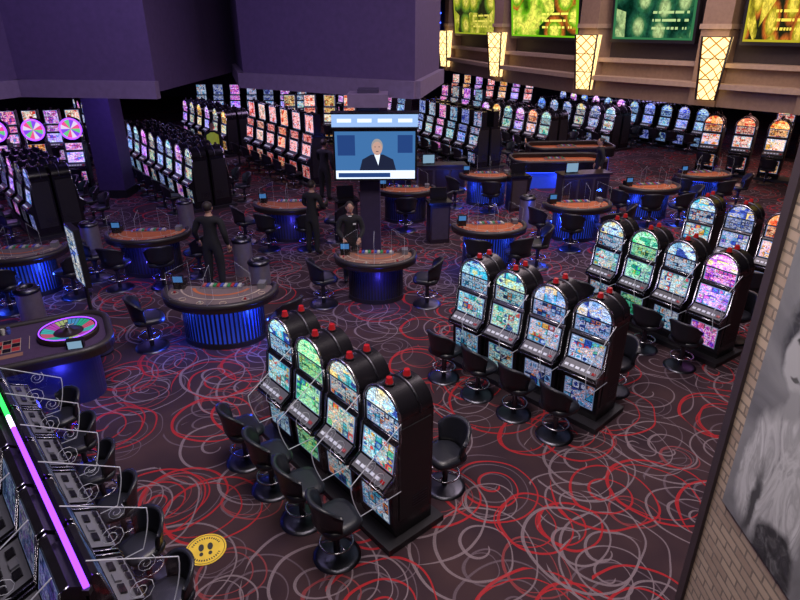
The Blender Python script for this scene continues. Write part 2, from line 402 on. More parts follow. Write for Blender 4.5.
# fascia on the right
FP=[(15.5,15.0),(11.9,17.9),(9.9,20.2),(7.05,23.4),(4.77,29.0),(3.0,35.7),(2.4,42)]
M=MB(); SCR=[]
for i,(a,b) in enumerate(zip(FP[:-1],FP[1:])):
    a_,b_=b,a
    wallseg(M,a_,b_,2.6,3.15,.5,BEIGE,.1,.15)
    wallseg(M,a_,b_,3.15,3.3,.9,BEIGEL,.2,.2)
    wallseg(M,a_,b_,3.3,3.75,.4,BEIGE,-.1,.1)
    wallseg(M,a_,b_,3.75,3.88,.7,BEIGEL,0,.15)
    wallseg(M,a_,b_,3.88,8.99,.3,BROWN,-.35)
    SCR.append((a_,b_))
for i,p in enumerate(FP[1:-1]):
    d=(Vector(FP[i+2])-Vector(FP[i])).normalized()
    R=Matrix.Rotation(math.atan2(d.y,d.x),3,'Z')
    M.box((p[0],p[1],5.8),(.85,1.0,6.38),BEIGE,R)
    M.box((p[0],p[1],4.9),(.95,1.1,.14),BEIGEL,R)
M.obj('wall_fascia')
M=MB(); M.prism([FP[5],FP[4],FP[3],FP[2],FP[1],FP[0],(21.9,15),(21.9,46.9),(2.6,46.9)],2.72,3.0,PURPD); M.obj('ceiling_slab')

def billboard(name,bg,fg,hi,acc,st,seed):
    m,nt,out=newmat(name); n=N(nt); tc=nt.nodes.new('ShaderNodeTexCoord'); uv=tc.outputs['UV']
    v=n.v('ADD',n.v('MULTIPLY',uv,(3,1.6,1)),(seed,seed,0))
    f=n.noise(v,9,3,1)['Fac']
    s=n.sep(uv)
    vo=nt.nodes.new('ShaderNodeTexVoronoi'); vo.voronoi_dimensions='2D'; vo.inputs['Scale'].default_value=1.3; nt.links.new(v,vo.inputs['Vector'])
    blob=n.ramp(vo.outputs['Distance'],[hi,hi,fg,acc,bg],False,.0,.62)
    big=n.noise(v,1.1,2,.4)['Fac']
    grad=n.ramp(big,[bg,fg,hi,fg,bg],False,.3,.7)
    c=n.mix(n.m('GREATER_THAN',n.sep(vo.outputs['Color'])[0],.35),grad,blob)
    c=n.mix(.6,c,n.ramp(f,[(.1,.1,.1),(.5,.5,.5),(1,1,1)],False,.3,.6),'MULTIPLY')
    row=n.m('LESS_THAN',n.m('ABSOLUTE',n.m('SUBTRACT',n.m('FRACT',n.m('MULTIPLY',s[1],9.0)),.5)),.16)
    band=n.m('MULTIPLY',n.m('GREATER_THAN',s[1],.08),n.m('LESS_THAN',s[1],.42))
    bx=n.m('MULTIPLY',n.m('GREATER_THAN',s[0],.5),n.m('LESS_THAN',s[0],.93))
    g=n.v('FLOOR',n.v('MULTIPLY',uv,(60,9,1)))
    t=n.m('MULTIPLY',n.m('MULTIPLY',row,band),n.m('MULTIPLY',bx,n.m('GREATER_THAN',n.white(g),.3)))
    c=n.mix(t,c,(*hi,1))
    fx=n.m('GREATER_THAN',n.m('MINIMUM',n.m('MINIMUM',s[0],n.m('SUBTRACT',1.0,s[0])),n.m('MINIMUM',s[1],n.m('SUBTRACT',1.0,s[1]))),.03)
    c=n.mix(fx,(*fg,1),c)
    e=nt.nodes.new('ShaderNodeEmission'); nt.links.new(c,e.inputs[0]); e.inputs[1].default_value=st
    nt.links.new(e.outputs[0],out.inputs[0]); return m
BB=[billboard('bill_yellow',(.02,.02,.008),(.40,.33,.02),(.9,.68,.08),(.5,.12,.02),1.3,3),
    billboard('bill_teal',(.002,.022,.012),(.03,.15,.06),(.45,.6,.25),(.01,.07,.04),1.2,8),
    billboard('bill_green',(.006,.03,.004),(.14,.40,.01),(.9,.85,.12),(.5,.12,.02),1.3,14),
    billboard('bill_olive',(.02,.022,.008),(.28,.32,.02),(.7,.6,.1),(.1,.2,.02),1.2,21)]
for i,bi in ((0,0),(1,0),(2,1),(3,2),(4,3)):
    a,b=SCR[i]; a=Vector(a);b=Vector(b);d=(b-a);L=d.length;d/=L;nn=Vector((d.y,-d.x)); c=(a+b)/2+nn*.25
    w=L-1.35
    M=MB(); M.box((0,0,0),(w,.25,2.3),BLACKM); M.quad([(-w/2+.08,-.13,-1.05),(w/2-.08,-.13,-1.05),(w/2-.08,-.13,1.05),(-w/2+.08,-.13,1.05)],BB[bi])
    o=M.obj('wall_screen',(c.x,c.y,5.55),math.atan2(d.y,d.x)); o.rotation_euler=(math.radians(6),0,math.atan2(d.y,d.x))
def sconcemat():
    m,nt,out=newmat('sconce_lattice'); n=N(nt); tc=nt.nodes.new('ShaderNodeTexCoord')
    s=n.sep(n.v('MULTIPLY',tc.outputs['UV'],(2,5,1)))
    a=n.m('ABSOLUTE',n.m('SUBTRACT',n.m('FRACT',n.m('ADD',s[0],s[1])),.5)); b=n.m('ABSOLUTE',n.m('SUBTRACT',n.m('FRACT',n.m('SUBTRACT',s[0],s[1])),.5))
    k=n.m('LESS_THAN',n.m('MINIMUM',a,b),.07)
    c=n.mix(k,(1,.70,.30,1),(.30,.12,.02,1))
    e=nt.nodes.new('ShaderNodeEmission'); nt.links.new(c,e.inputs[0]); e.inputs[1].default_value=2.2
    nt.links.new(e.outputs[0],out.inputs[0]); return m
SCM=sconcemat()
M=MB()
w0,w1,h=.27,.40,.9
M.add([(-w0,-.12,-h),(w0,-.12,-h),(w1,-.3,h),(-w1,-.3,h),(-w0,.1,-h),(w0,.1,-h),(w1,.1,h),(-w1,.1,h)],[(0,1,2,3),(1,5,6,2),(4,0,3,7),(7,3,2,6),(5,1,0,4),(5,4,7,6)],SCM,[[(0,0),(1,0),(1,1),(0,1)]]*6)
M.tube([(-w0,-.12,-h),(w0,-.12,-h),(w1,-.3,h),(-w1,-.3,h)],.035,WOOD,6,True)
for k in (.33,.66):
    ww=w0+(w1-w0)*k; M.tube([(-ww,-.12-.18*k,-h+2*h*k),(ww,-.12-.18*k,-h+2*h*k)],.015,WOOD)
sm=M.mesh('wall_sconce')
for i,p in enumerate(FP[1:-1]):
    if i==0: continue
    d=(Vector(FP[i+2])-Vector(FP[i])).normalized(); nn=Vector((d.y,-d.x)); 
    if nn.x>0: nn=-nn
    nn=(nn+Vector((0,-.5))).normalized()
    q=Vector(p)+nn*.62
    place(sm,'wall_sconce',(q.x,q.y,3.72),math.atan2(nn.x,-nn.y))

# ---------------------------------------------------------------- slot machines
def slot_mesh(pal,top='arch'):
    A,B,C,D=PM[pal]; M=MB(); W=.285
    lamp=RED if top=='arch' else LAMPD
    prof=[(.28,0),(.28,1.44),(-.15,1.44),(-.15,1.20),(-.19,1.17),(-.23,.80),(-.37,.70),(-.38,.63),(-.27,.58),(-.25,.10),(-.22,0)]
    M.prismx(prof,-W,W,BLACK)
    def face(p,q,mat,e=.035,o=.005):
        (y0,z0),(y1,z1)=p,q
        M.quad([(-W+e,y0-o,z0+.005),(W-e,y0-o,z0+.005),(W-e,y1-o,z1-.005),(-W+e,y1-o,z1-.005)],mat)
    face((-.23,.82),(-.192,1.15),A); face((-.15,1.205),(-.15,1.43),B)
    face((-.252,.16),(-.268,.54),D,.06)
    M.quad([(-W+.03,-.372,.715),(W-.03,-.372,.715),(W-.03,-.245,.803),(-W+.03,-.245,.803)],DECK)
    for k in range(6): M.box((-.2+k*.08,-.325,.752),(.05,.035,.02),BTN if k!=5 else RED,Matrix.Rotation(.55,3,'X'))
    for sx in (-1,1):
        M.tube([(sx*W,-.385,.64),(sx*W,-.375,.71),(sx*W,-.24,.80),(sx*W,-.2,1.17),(sx*W,-.158,1.2),(sx*W,-.158,1.44)],.012,CHROME)
        M.box((sx*(W+.004),.03,.78),(.012,.42,1.15),BLACKM)
        for k in range(5): M.box((sx*(W+.011),.1,.3+k*.035),(.006,.2,.012),DCHROME)
    M.tube([(-W,-.155,1.185),(W,-.155,1.185)],.012,CHROME); M.tube([(-W,-.38,.665),(W,-.38,.665)],.012,CHROME)
    if top in('arch','archd'):
        k=18; arc=[(W*math.cos(PI*i/k),1.44+.265*math.sin(PI*i/k)) for i in range(k+1)]
        M.prismy(arc,.27,-.15,BLACK,True)
        r=.86; ap=[(W*r*math.cos(PI*i/k),-.157,1.445+.265*r*math.sin(PI*i/k)) for i in range(k+1)]
        M.add(ap,[tuple(range(k+1))],C,[[(p[0]/W*.5+.5,(p[2]-1.44)/.3+.05) for p in ap]])
        M.tube([(W*.97*math.cos(PI*i/k),-.16,1.44+.257*math.sin(PI*i/k)) for i in range(k+1)],.02,CHROME)
        M.tube([(W*1.0*math.cos(PI*i/k),.1,1.44+.268*math.sin(PI*i/k)) for i in range(k+1)],.014,DCHROME)
        M.cyl((0,-.06,1.69),.06,.03,BLACK); M.cyl((0,-.06,1.72),.042,.06,lamp,12,.03)
        M.cyl((0,.17,1.69),.06,.03,BLACK); M.cyl((0,.17,1.72),.042,.06,lamp,12,.03)
    elif top=='wheel':
        M.box((0,.06,1.5),(.5,.3,.14),BLACK)
        k=24; c=(0,1.86); R=.33
        M.prismy([(R*math.cos(2*PI*i/k),c[1]+R*math.sin(2*PI*i/k)) for i in range(k)],.2,-.1,BLACK,True)
        for i in range(12):
            a0,a1=2*PI*i/12,2*PI*(i+1)/12
            M.add([(0,-.11,c[1])]+[(R*.88*math.cos(a0+(a1-a0)*j/3),-.11,c[1]+R*.88*math.sin(a0+(a1-a0)*j/3)) for j in range(4)],[(0,1,2,3,4)],[WH1,WH2,WH3,WH4][i%4])
        M.tube([(R*.94*math.cos(2*PI*i/k),-.11,c[1]+R*.94*math.sin(2*PI*i/k)) for i in range(k)],.03,PURLED,6,True)
        M.cyl((0,0,2.18),.05,.08,RED)
    else:
        M.box((0,.05,1.72),(.54,.22,.55),BLACK)
        M.quad([(-.24,-.065,1.48),(.24,-.065,1.48),(.24,-.065,1.96),(-.24,-.065,1.96)],A if pal=='red' else B)
        M.tube([(-.26,-.066,1.46),(.26,-.066,1.46),(.26,-.066,1.985),(-.26,-.066,1.985)],.012,CHROME,6,True)
        M.cyl((0,.05,1.99),.045,.07,lamp)
    return M.mesh('slot_machine')
WH1=emis('wheel_pink',(1,.1,.35),.9); WH2=emis('wheel_white',(.9,.75,1),.9); WH3=emis('wheel_violet',(.3,.08,1),.9); WH4=emis('wheel_green',(.2,.8,.3),.8)
SM={}
def slot(pal,top='arch'):
    if (pal,top) not in SM: SM[(pal,top)]=slot_mesh(pal,top)
    return SM[(pal,top)]

def chair_mesh():
    M=MB()
    M.lathe([(.0,.035),(.06,.035),(.2,.022),(.25,.008),(.25,0)],(0,0,0),DCHROME,24)
    M.cyl((0,0,.03),.035,.42,DCHROME,12); M.cyl((0,0,.36),.06,.08,BLACKM,12)
    M.tube([(.17*math.cos(2*PI*i/20),.17*math.sin(2*PI*i/20),.2) for i in range(20)],.011,CHROME,6,True)
    for a in (0,2.1,4.2): M.tube([(0,0,.2),(.17*math.cos(a),.17*math.sin(a),.2)],.009,CHROME)
    def sq(rx,ry,z,k=20):
        o=[]
        for i in range(k):
            a=2*PI*i/k; c,s_=math.cos(a),math.sin(a); o.append((rx*math.copysign(abs(c)**.6,c),.02+ry*math.copysign(abs(s_)**.6,s_),z))
        return o
    rings=[sq(.17,.17,.43),sq(.225,.215,.45),sq(.235,.225,.49),sq(.22,.21,.525),sq(.15,.15,.535)]
    k=20; vs=sum(rings,[]); fs=[(j*k+i,j*k+(i+1)%k,(j+1)*k+(i+1)%k,(j+1)*k+i) for j in range(4) for i in range(k)]
    fs+=[tuple(range(4*k,5*k)),tuple(reversed(range(k)))]
    M.add(vs,fs,VINYL,smooth=True)
    n=14; rowz=[.50,.60,.72,.83,.86]; lean=[0,.01,.03,.055,.06]; vs=[]
    for side in (0,1):
        for j,z in enumerate(rowz):
            for i in range(n+1):
                t=i/n*2-1; a=-PI/2+t*1.25
                r=.245+lean[j]-(.045 if side else 0)
                drop=(abs(t)**3)*(.0 if j<2 else .14*(j-1)/3)
                vs.append((r*math.cos(a)*.98,.03+r*math.sin(a),z-drop))
    R_=len(rowz); L=n+1; fs=[]
    for side in (0,1):
        o=side*R_*L
        for j in range(R_-1):
            for i in range(n):
                q=(o+j*L+i,o+j*L+i+1,o+(j+1)*L+i+1,o+(j+1)*L+i); fs.append(q if not side else q[::-1])
    o=R_*L
    for i in range(n):
        fs.append(((R_-1)*L+i,(R_-1)*L+i+1,o+(R_-1)*L+i+1,o+(R_-1)*L+i)); fs.append((i+1,i,o+i,o+i+1))
    for j in range(R_-1):
        fs.append((j*L,(j+1)*L,o+(j+1)*L,o+j*L)); fs.append(((j+1)*L+n,j*L+n,o+j*L+n,o+(j+1)*L+n))
    M.add(vs,fs,VINYL,smooth=True)
    return M.mesh('casino_chair')
CH=chair_mesh()
def chair(x,y,rot,s=1.0): return place(CH,'casino_chair',(x,y,0),rot,s)

GL,nt,out=newmat('clear_acrylic')
tr=nt.nodes.new('ShaderNodeBsdfTransparent'); gg=nt.nodes.new('ShaderNodeBsdfGlossy'); gg.inputs['Roughness'].default_value=.05
tr.inputs[0].default_value=(.93,.94,.97,1)
mx=nt.nodes.new('ShaderNodeMixShader'); mx.inputs[0].default_value=.10
nt.links.new(tr.outputs[0],mx.inputs[1]); nt.links.new(gg.outputs[0],mx.inputs[2]); nt.links.new(mx.outputs[0],out.inputs[0])
EDGE=pbr('acrylic_edge',(.5,.5,.55),.3,0,(.5,.5,.6),.16)  # pale acrylic edge; its faint emission stands in for the highlight
def divider_mesh():
    M=MB(); pts=[(.05,.72),(-.46,.72)]
    pts+=[(-.46-.10*math.sin(PI*i/12),.72+.07*i) for i in range(1,7)]
    pts+=[(-.56+.61*math.sin(PI/2*i/10),1.14+.40*math.sin(PI/2*i/10)) for i in range(0,11)]
    M.add([(0,y,z) for y,z in pts],[tuple(range(len(pts)))],GL)
    M.tube([(0,y,z) for y,z in pts],.005,EDGE,5)
    def scroll(cy,cz,r0,r1,sg,ph,k=17):
        M.tube([(0,cy+(r0+(r1-r0)*t/(k-1))*math.cos(sg*t*.7+ph),cz+(r0+(r1-r0)*t/(k-1))*math.sin(sg*t*.7+ph)) for t in range(k)],.0028,EDGE,4)
    scroll(-.24,1.02,.02,.12,1,0); scroll(-.32,1.24,.015,.08,-1,1)
    return M.mesh('acrylic_divider')
DIV=divider_mesh()

def bank(p0,p1,cnt,pals,top='archd',back=False,chairs=True,div=False,flip=False,chb=(),base=True,cs=.78,scale=1):
    p0=Vector(p0);p1=Vector(p1); d=(p1-p0).normalized(); st=(p1-p0).length/(cnt-1)
    n=Vector((d.y,-d.x))
    if n.y>0: n=-n
    if flip: n=-n
    th=math.atan2(n.x,-n.y); zb=.08 if base else 0
    if base:
        M=MB(); L=st*(cnt-1)+.75; dep=.78 if not back else 1.36
        R=Matrix.Rotation(th,3,'Z'); c=(p0+p1)/2
        cc=c if not back else c-n*.31
        M.box((cc.x,cc.y,.04),(L,dep,.08),BLACKM,R); M.obj('slot_bank_plinth')
    for i in range(cnt):
        p=p0+d*st*i; k=pals[i%len(pals)]
        place(slot(k,top),'slot_machine',(p.x,p.y,zb),th,scale)
        if chairs:
            q=p+n*cs; chair(q.x,q.y,th+random.uniform(-.25,.25))
        if div:
            q=p+d*st*.5+n*.24; place(DIV,'acrylic_divider',(q.x,q.y,0),th)
        if back:
            q=p-n*.62; place(slot(pals[(i+2)%len(pals)],top),'slot_machine',(q.x,q.y,zb),th+PI,scale)
            if chairs:
                q=p-n*(.62+cs); chair(q.x,q.y,th+PI+random.uniform(-.25,.25))
        if i in chb:
            q=p-n*.78; chair(q.x,q.y,th+PI+random.uniform(-.2,.2))

bank((-1.34,6.52),(-.06,5.04),4,['cool','green','cool','cool'],'arch',div=True,chb=(1,2,3))
bank((1.24,8.5),(2.62,7.06),4,['cool'],'arch',div=True,chb=(2,3))
bank((3.95,10.42),(5.12,8.74),4,['cool','green','cool','violet'],'arch',div=True,chb=(1,2,3))
bank((6.3,12.0),(7.75,10.3),4,['cool','blue','gold','gold'],'arch',chb=(2,))
# left side
bank((-5.9,17.3),(-9.5,22.0),8,['cool','violet','cool','blue'],back=True)
bank((-9.1,14.8),(-10.9,16.8),4,['blue','dim','violet','dim'],back=True)
bank((-12.6,19.2),(-10.5,19.7),3,['violet','gold','violet'],top='wheel',scale=1.0)
bank((-15.4,18.6),(-13.6,19.0),3,['violet'],top='wheel',scale=1.0)
bank((-14.5,23.0),(-11.6,23.6),5,['violet','red'],top='flat')
bank((-2.9,20.2),(-5.6,23.9),6,['red'],top='flat',scale=1.12)
bank((-7.0,25.2),(-9.8,29),6,['gold','cool','violet'],back=True)
bank((-5.0,28.5),(-2.3,28.5),4,['gold','red'],top='flat')
bank((-12.5,26.0),(-15.2,29.6),6,['violet','blue'],back=True)
bank((-10.5,33.5),(-5.2,33.5),7,['cool','blue','violet'],top='flat')
# right side
bank((2.9,22.7),(1.0,26.4),6,['cool','blue','cool','violet'],back=True,top='flat')
bank((6.0,25.0),(4.0,28.3),6,['cool','gold','violet'],back=True)
bank((9.0,26.3),(6.9,30.0),6,['cool','blue'],back=True)
bank((2.4,33),(3.9,30.8),4,['violet','cool'],top='flat')
bank((10.8,28.5),(8.8,33.5),7,['blue','violet'],back=True)
bank((7.6,37),(3.6,40.5),7,['red','violet','gold'],top='flat')
bank((0.2,32),(-3.2,36),6,['blue','violet'],top='flat')
bank((12.7,25.9),(11.3,28.0),4,['blue'],back=True)
bank((11.3,22.2),(14.6,19.8),5,['gold','red','gold','cool'],scale=1.15)
bank((15.3,24.6),(19.2,21.9),6,['red','gold'],scale=1.15)

# bottom-left slant bank (double sided with LED line)
def slant_mesh():
    A,B,C,D=PM['dim']; M=MB(); W=.32
    prof=[(.2,0),(.2,1.30),(.12,1.36),(.06,1.34),(-.04,.92),(-.30,.82),(-.34,.76),(-.24,.68),(-.16,0)]
    M.prismx(prof,-W,W,BLACK)
    M.quad([(-W+.05,-.045,.93),(W-.05,-.045,.93),(W-.05,.048,1.31),(-W+.05,.048,1.31)],A)
    M.quad([(-W+.05,-.305,.835),(W-.05,-.305,.835),(W-.05,-.055,.930),(-W+.05,-.055,.930)],DECK)
    for k in range(5): M.box((-.2+k*.1,-.26,.862),(.07,.05,.025),BLACK,Matrix.Rotation(.35,3,'X'))
    for k in range(3): M.box((-.14+k*.14,-.14,.908),(.1,.07,.025),BLACK if k!=1 else DECK,Matrix.Rotation(.35,3,'X'))
    for sx in(-1,1): M.tube([(sx*W,-.34,.77),(sx*W,-.30,.835),(sx*W,-.05,.93),(sx*W,.05,1.34),(sx*W,.12,1.37)],.010,CHROME)
    return M.mesh('slot_machine')
SLM=slant_mesh()
a=Vector((-4.95,6.15)); d=Vector((.655,-.756)); n=Vector((.756,.655))
th=math.atan2(n.x,-n.y)
cnt=6; st=.70
for i in range(cnt):
    p=a+d*(.25+i*st)
    q=p+n*.15; place(SLM,'slot_machine',(q.x,q.y,0),th,(1,.72,1))
    q=p-n*.21; place(SLM,'slot_machine',(q.x,q.y,0),th+PI)
    q=p+n*.63; chair(q.x,q.y,th+random.uniform(-.3,.3),.86)
    q=p-n*.80; chair(q.x,q.y,th+PI+random.uniform(-.35,.35),.92)
    q=p+d*.35+n*.10; place(DIV,'acrylic_divider',(q.x,q.y,0),th)
    q=p+d*.35-n*.22; place(DIV,'acrylic_divider',(q.x,q.y,0),th+PI)
M=MB()
def ledline(s0,s1,mat,zz=1.41,k=2):
    P=[a+d*(s0+(s1-s0)*i/k) for i in range(k+1)]
    M.tube([(p.x,p.y,zz) for p in P],.022,mat,8)
ledline(0,1.55,GRNLED); ledline(1.55,1.8,WHTLED); ledline(1.8,4.2,PURLED)
for s in range(7):
    p=a+d*(s*.7); M.box((p.x,p.y,1.375),(.05,.05,.05),BLACKM)
M.obj('led_strip')

# ---------------------------------------------------------------- gaming tables
FELT=[pbr('felt_brown',(.26,.13,.09),.9),pbr('felt_orange',(.48,.13,.045),.9),pbr('felt_grey',(.16,.12,.12),.9)]
PRINT=pbr('felt_print',(.5,.4,.3),.9)
CHIPS=[pbr('chip_red',(.4,.03,.03),.5),pbr('chip_green',(.03,.25,.08),.5),pbr('chip_white',(.5,.5,.45),.5),pbr('chip_blue',(.05,.08,.4),.5)]
def outline(R,k=.0,n=28):
    o=[]
    for i in range(n+1):
        a=PI+PI*i/n; o.append(((R+k)*math.cos(a),(R*.82+k)*math.sin(a)))
    o+= [((R+k)*.99,.16+k*.5),((R+k)*.93,.27+k),(.5,.24+k),(0,.2+k),(-.5,.24+k),(-(R+k)*.93,.27+k),(-(R+k)*.99,.16+k*.5)]
    return o
def table_mesh(R,felt,lit=True):
    M=MB()
    M.prism(outline(R,-.30),0,.80,SKIRT if lit else SKIRTD)
    M.prism(outline(R,-.27),0,.09,BLACKM)
    for i in range(0,29,1):
        a=PI+PI*i/28; x,y=(R-.292)*math.cos(a),(R*.82-.292)*math.sin(a)
        M.box((x,y,.44),(.02,.03,.72),BLACKM,Matrix.Rotation(a,3,'Z'))
    M.prism(outline(R,-.02),.78,.88,WOOD)
    M.tube([(x,y,.885) for x,y in outline(R,-.06)[:31]],.055,RAIL,8)
    M.add([(x,y,.886) for x,y in outline(R,-.11)],[tuple(range(len(outline(R))))],felt)
    M.tube([(x,y,.765) for x,y in outline(R,-.14)[:29]],.014,BLUELED,6)
    for rr,w in ((.72,.03),(.52,.06)):
        k=20; vs=[]
        for i in range(k+1):
            a=PI*1.08+PI*.84*i/k
            vs+= [(R*rr*math.cos(a),.12+R*rr*.8*math.sin(a),.889),(R*(rr-w)*math.cos(a),.12+R*(rr-w)*.8*math.sin(a),.889)]
        M.add(vs,[(2*i,2*i+2,2*i+3,2*i+1) for i in range(k)],PRINT if rr>.6 else FELT[1])
    for i in range(6):
        a=PI*1.12+PI*.76*i/5; x,y=R*.8*math.cos(a),.08+R*.68*math.sin(a)
        M.tube([(x+.055*math.cos(2*PI*j/12),y+.055*math.sin(2*PI*j/12),.889) for j in range(12)],.006,PRINT,4,True)
        if i%2==0: M.cyl((x,y,.887),.02,.03,CHIPS[i%4],10)
    M.box((0,.1,.895),(.72,.16,.025),STEEL)
    for i in range(11): M.box((-.3+i*.06,.1,.915),(.045,.13,.03),CHIPS[(i*3)%4])
    M.box((-R*.72,.08,.95),(.18,.2,.13),BLACK); M.box((-R*.72,-.0,1.06),(.2,.03,.16),BLACK)
    M.quad([(-R*.72-.08,-.017,.995),(-R*.72+.08,-.017,.995),(-R*.72+.08,-.017,1.12),(-R*.72-.08,-.017,1.12)],TVBG)
    M.box((R*.7,.1,.93),(.12,.18,.1),DECK)
    for i in range(1,4):
        a=PI+PI*i/4; c,s_=math.cos(a),math.sin(a)
        q=[(R*.55*c,R*.45*s_,.9),(R*.97*c,R*.8*s_,.94),(R*.97*c,R*.8*s_,1.40),(R*.55*c,R*.45*s_,1.5)]
        M.quad(q,GL); M.tube(q,.002,EDGE,4,True)
    return M.mesh('blackjack_table')
TM={}; TABS=[]
def table(x,y,R=.92,rot=0,f=1,lit=True,nch=4,skip=()):
    key=(round(R,2),f,lit)
    if key not in TM: TM[key]=table_mesh(R,FELT[f],lit)
    place(TM[key],'blackjack_table',(x,y,0),rot); TABS.append((x,y,R,lit))
    for i in range(nch):
        if i in skip: continue
        a=PI+PI*(i+.5)/nch
        lx,ly=(R+.27)*math.cos(a),(R*.82+.29)*math.sin(a)
        c,s_=math.cos(rot),math.sin(rot)
        chair(x+lx*c-ly*s_,y+lx*s_+ly*c,rot+a+PI/2+random.uniform(-.2,.2),1.12)
table(-3.05,9.35,.98,0,2,True,4,(1,2))
table(-.48,11.0,.82,0,0,False,4,(1,2))
table(-5.45,12.4,.9,.1,1,False,4)
table(-2.75,14.75,.95,.05,1,False,4)
table(2.0,12.9,.86,.1,1,True,4,(0,))
table(4.45,14.7,.88,.1,1,True,4)
table(6.95,16.5,.86,.15,1,True,4)
table(9.1,18.0,.86,.2,1,True,3)
table(2.6,17.9,.85,0,1,True,3)
table(.15,16.2,.85,0,1,False,3)
table(-7.6,11.3,.9,.2,2,True,3)
table(-.2,20.2,.85,0,1,False,3)

def craps_mesh():
    M=MB(); 
    def ro(L,W,r,n=8):
        o=[]
        for cx,cy,a0 in ((L-r,W-r,0),(-L+r,W-r,PI/2),(-L+r,-W+r,PI),(L-r,-W+r,1.5*PI)):
            for i in range(n+1): a=a0+PI/2*i/n; o.append((cx+r*math.cos(a),cy+r*math.sin(a)))
        return o
    M.prism(ro(1.45,.6,.4),0,.62,SKIRT); M.prism(ro(1.6,.75,.5),.56,.68,BLACK)
    out_=ro(1.6,.75,.5); inn=ro(1.5,.65,.42); n=len(out_)
    vs=[(x,y,.66) for x,y in out_]+[(x,y,.88) for x,y in out_]+[(x,y,.88) for x,y in inn]+[(x,y,.68) for x,y in inn]
    fs=[(j*n+i,j*n+(i+1)%n,(j+1)*n+(i+1)%n,(j+1)*n+i) for j in range(3) for i in range(n)]
    M.add(vs,fs,BLACK); M.add([(x,y,.76) for x,y in inn],[tuple(range(n))],FELT[1])
    M.tube([(x,y,.88) for x,y in ro(1.56,.71,.47)],.05,RAIL,8,True)
    M.tube([(x,y,.55) for x,y in ro(1.52,.67,.45)],.014,BLUELED,6,True)
    for sx in(-1,1):
        for k in range(3): M.box((sx*.8,-.35+.3*k,.763),(1.0,.02,.004),PRINT)
        for k in range(5): M.box((sx*(.35+.22*k),-.05,.763),(.015,.6,.004),PRINT)
    M.box((0,.35,.78),(.7,.2,.05),STEEL)
    for i in range(10): M.box((-.28+i*.06,.35,.815),(.045,.15,.03),CHIPS[i%4])
    return M.mesh('craps_table')
CR=craps_mesh()
place(CR,'craps_table',(5.3,20.3,0),.05); place(CR,'craps_table',(6.3,22.6,0),.1)
place(CR,'craps_table',(-9.1,9.3,0),.35)

def roulette_mesh():
    M=MB(); L,W=1.35,.72
    def ro(L,W,r,n=8):
        o=[]
        for cx,cy,a0 in ((L-r,W-r,0),(-L+r,W-r,PI/2),(-L+r,-W+r,PI),(L-r,-W+r,1.5*PI)):
            for i in range(n+1): a=a0+PI/2*i/n; o.append((cx+r*math.cos(a),cy+r*math.sin(a)))
        return o
    M.prism(ro(L-.25,W-.2,.3),0,.80,SKIRTD); M.prism(ro(L,W,.45),.78,.88,WOOD)
    M.tube([(x,y,.885) for x,y in ro(L-.05,W-.05,.4)],.055,RAIL,8,True)
    M.add([(x,y,.888) for x,y in ro(L-.1,W-.1,.35)],[tuple(range(36))],pbr('felt_violet',(.055,.03,.08),.9))
    M.tube([(x,y,.765) for x,y in ro(L-.13,W-.12,.35)],.012,BLUELED,6,True)
    x0=-1.1; 
    for i in range(12):
        for j in range(3):
            M.box((x0+i*.11,-.15+j*.13,.8905),(.095,.115,.003),CHIPS[0] if (i+j)%2 else BLACK)
    for i in range(14): M.box((x0-.055+i*.11,-.02,.892),(.006,.42,.003),PRINT)
    for j in range(4): M.box((x0+.6,-.215+j*.13,.892),(1.32,.006,.003),PRINT)
    for i in range(3): M.box((x0+.22+i*.44,-.34,.8905),(.4,.11,.003),FELT[0])
    c=(.78,0,.89); M.lathe([(.40,0),(.41,.05),(.39,.09),(.36,.08),(.31,.045),(.2,.03),(.08,.05),(.03,.1),(0,.12)],c,WOOD,36)
    cols=[emis('rl%d'%i,cc,.6) for i,cc in enumerate([(.9,.15,.3),(.05,.6,.4),(.1,.4,.8),(.6,.7,.3),(.7,.1,.7),(.1,.7,.7)])]
    for i in range(36):
        a0,a1=2*PI*i/36,2*PI*(i+.85)/36; r0,r1=.2,.35
        M.add([(c[0]+r*math.cos(a),c[1]+r*math.sin(a),c[2]+z) for r,a,z in ((r0,a0,.04),(r1,a0,.078),(r1,a1,.078),(r0,a1,.04))],[(0,1,2,3)],cols[(i//3)%6])
    M.tube([(c[0]+.375*math.cos(2*PI*i/36),c[1]+.375*math.sin(2*PI*i/36),c[2]+.09) for i in range(36)],.008,PURLED,6,True)
    M.cyl((c[0],c[1],c[2]+.1),.02,.08,CHROME); M.tube([(c[0]-.09,c[1],c[2]+.14),(c[0]+.09,c[1],c[2]+.14)],.01,CHROME); M.tube([(c[0],c[1]-.09,c[2]+.14),(c[0],c[1]+.09,c[2]+.14)],.01,CHROME)
    for i in range(8): M.cyl((-.2+.07*(i%4),.42+.07*(i//4),.89),.025,.05+.02*(i%3),CHIPS[i%4],10)
    R=Matrix.Rotation(-.2,3,'Z'); M.box((.85,-.5,.95),(.22,.10,.14),BLACK,R)
    M.quad([R@Vector(p)+Vector((.85,-.5,.95)) for p in ((-.09,-.053,-.05),(.09,-.053,-.05),(.09,-.053,.06),(-.09,-.053,.06))],TVD)
    return M.mesh('roulette_table')
place(roulette_mesh(),'roulette_table',(-5.5,7.35,0),.5)
chair(-5.15,6.05,.5,1.12); chair(-6.1,5.6,.4,1.12)
M=MB(); M.cyl((0,0,0),.2,.03,BLACKM,20); M.cyl((0,0,.03),.03,1.3,BLACKM,12); M.box((0,0,1.72),(.5,.09,.95),BLACK)
M.quad([(-.22,-.05,1.28),(.22,-.05,1.28),(.22,-.05,2.16),(-.22,-.05,2.16)],screenmat('display_numbers',[(.1,.25,.6),(.6,.8,1),(.05,.1,.3),(.9,.95,1)],1.3,3,10))
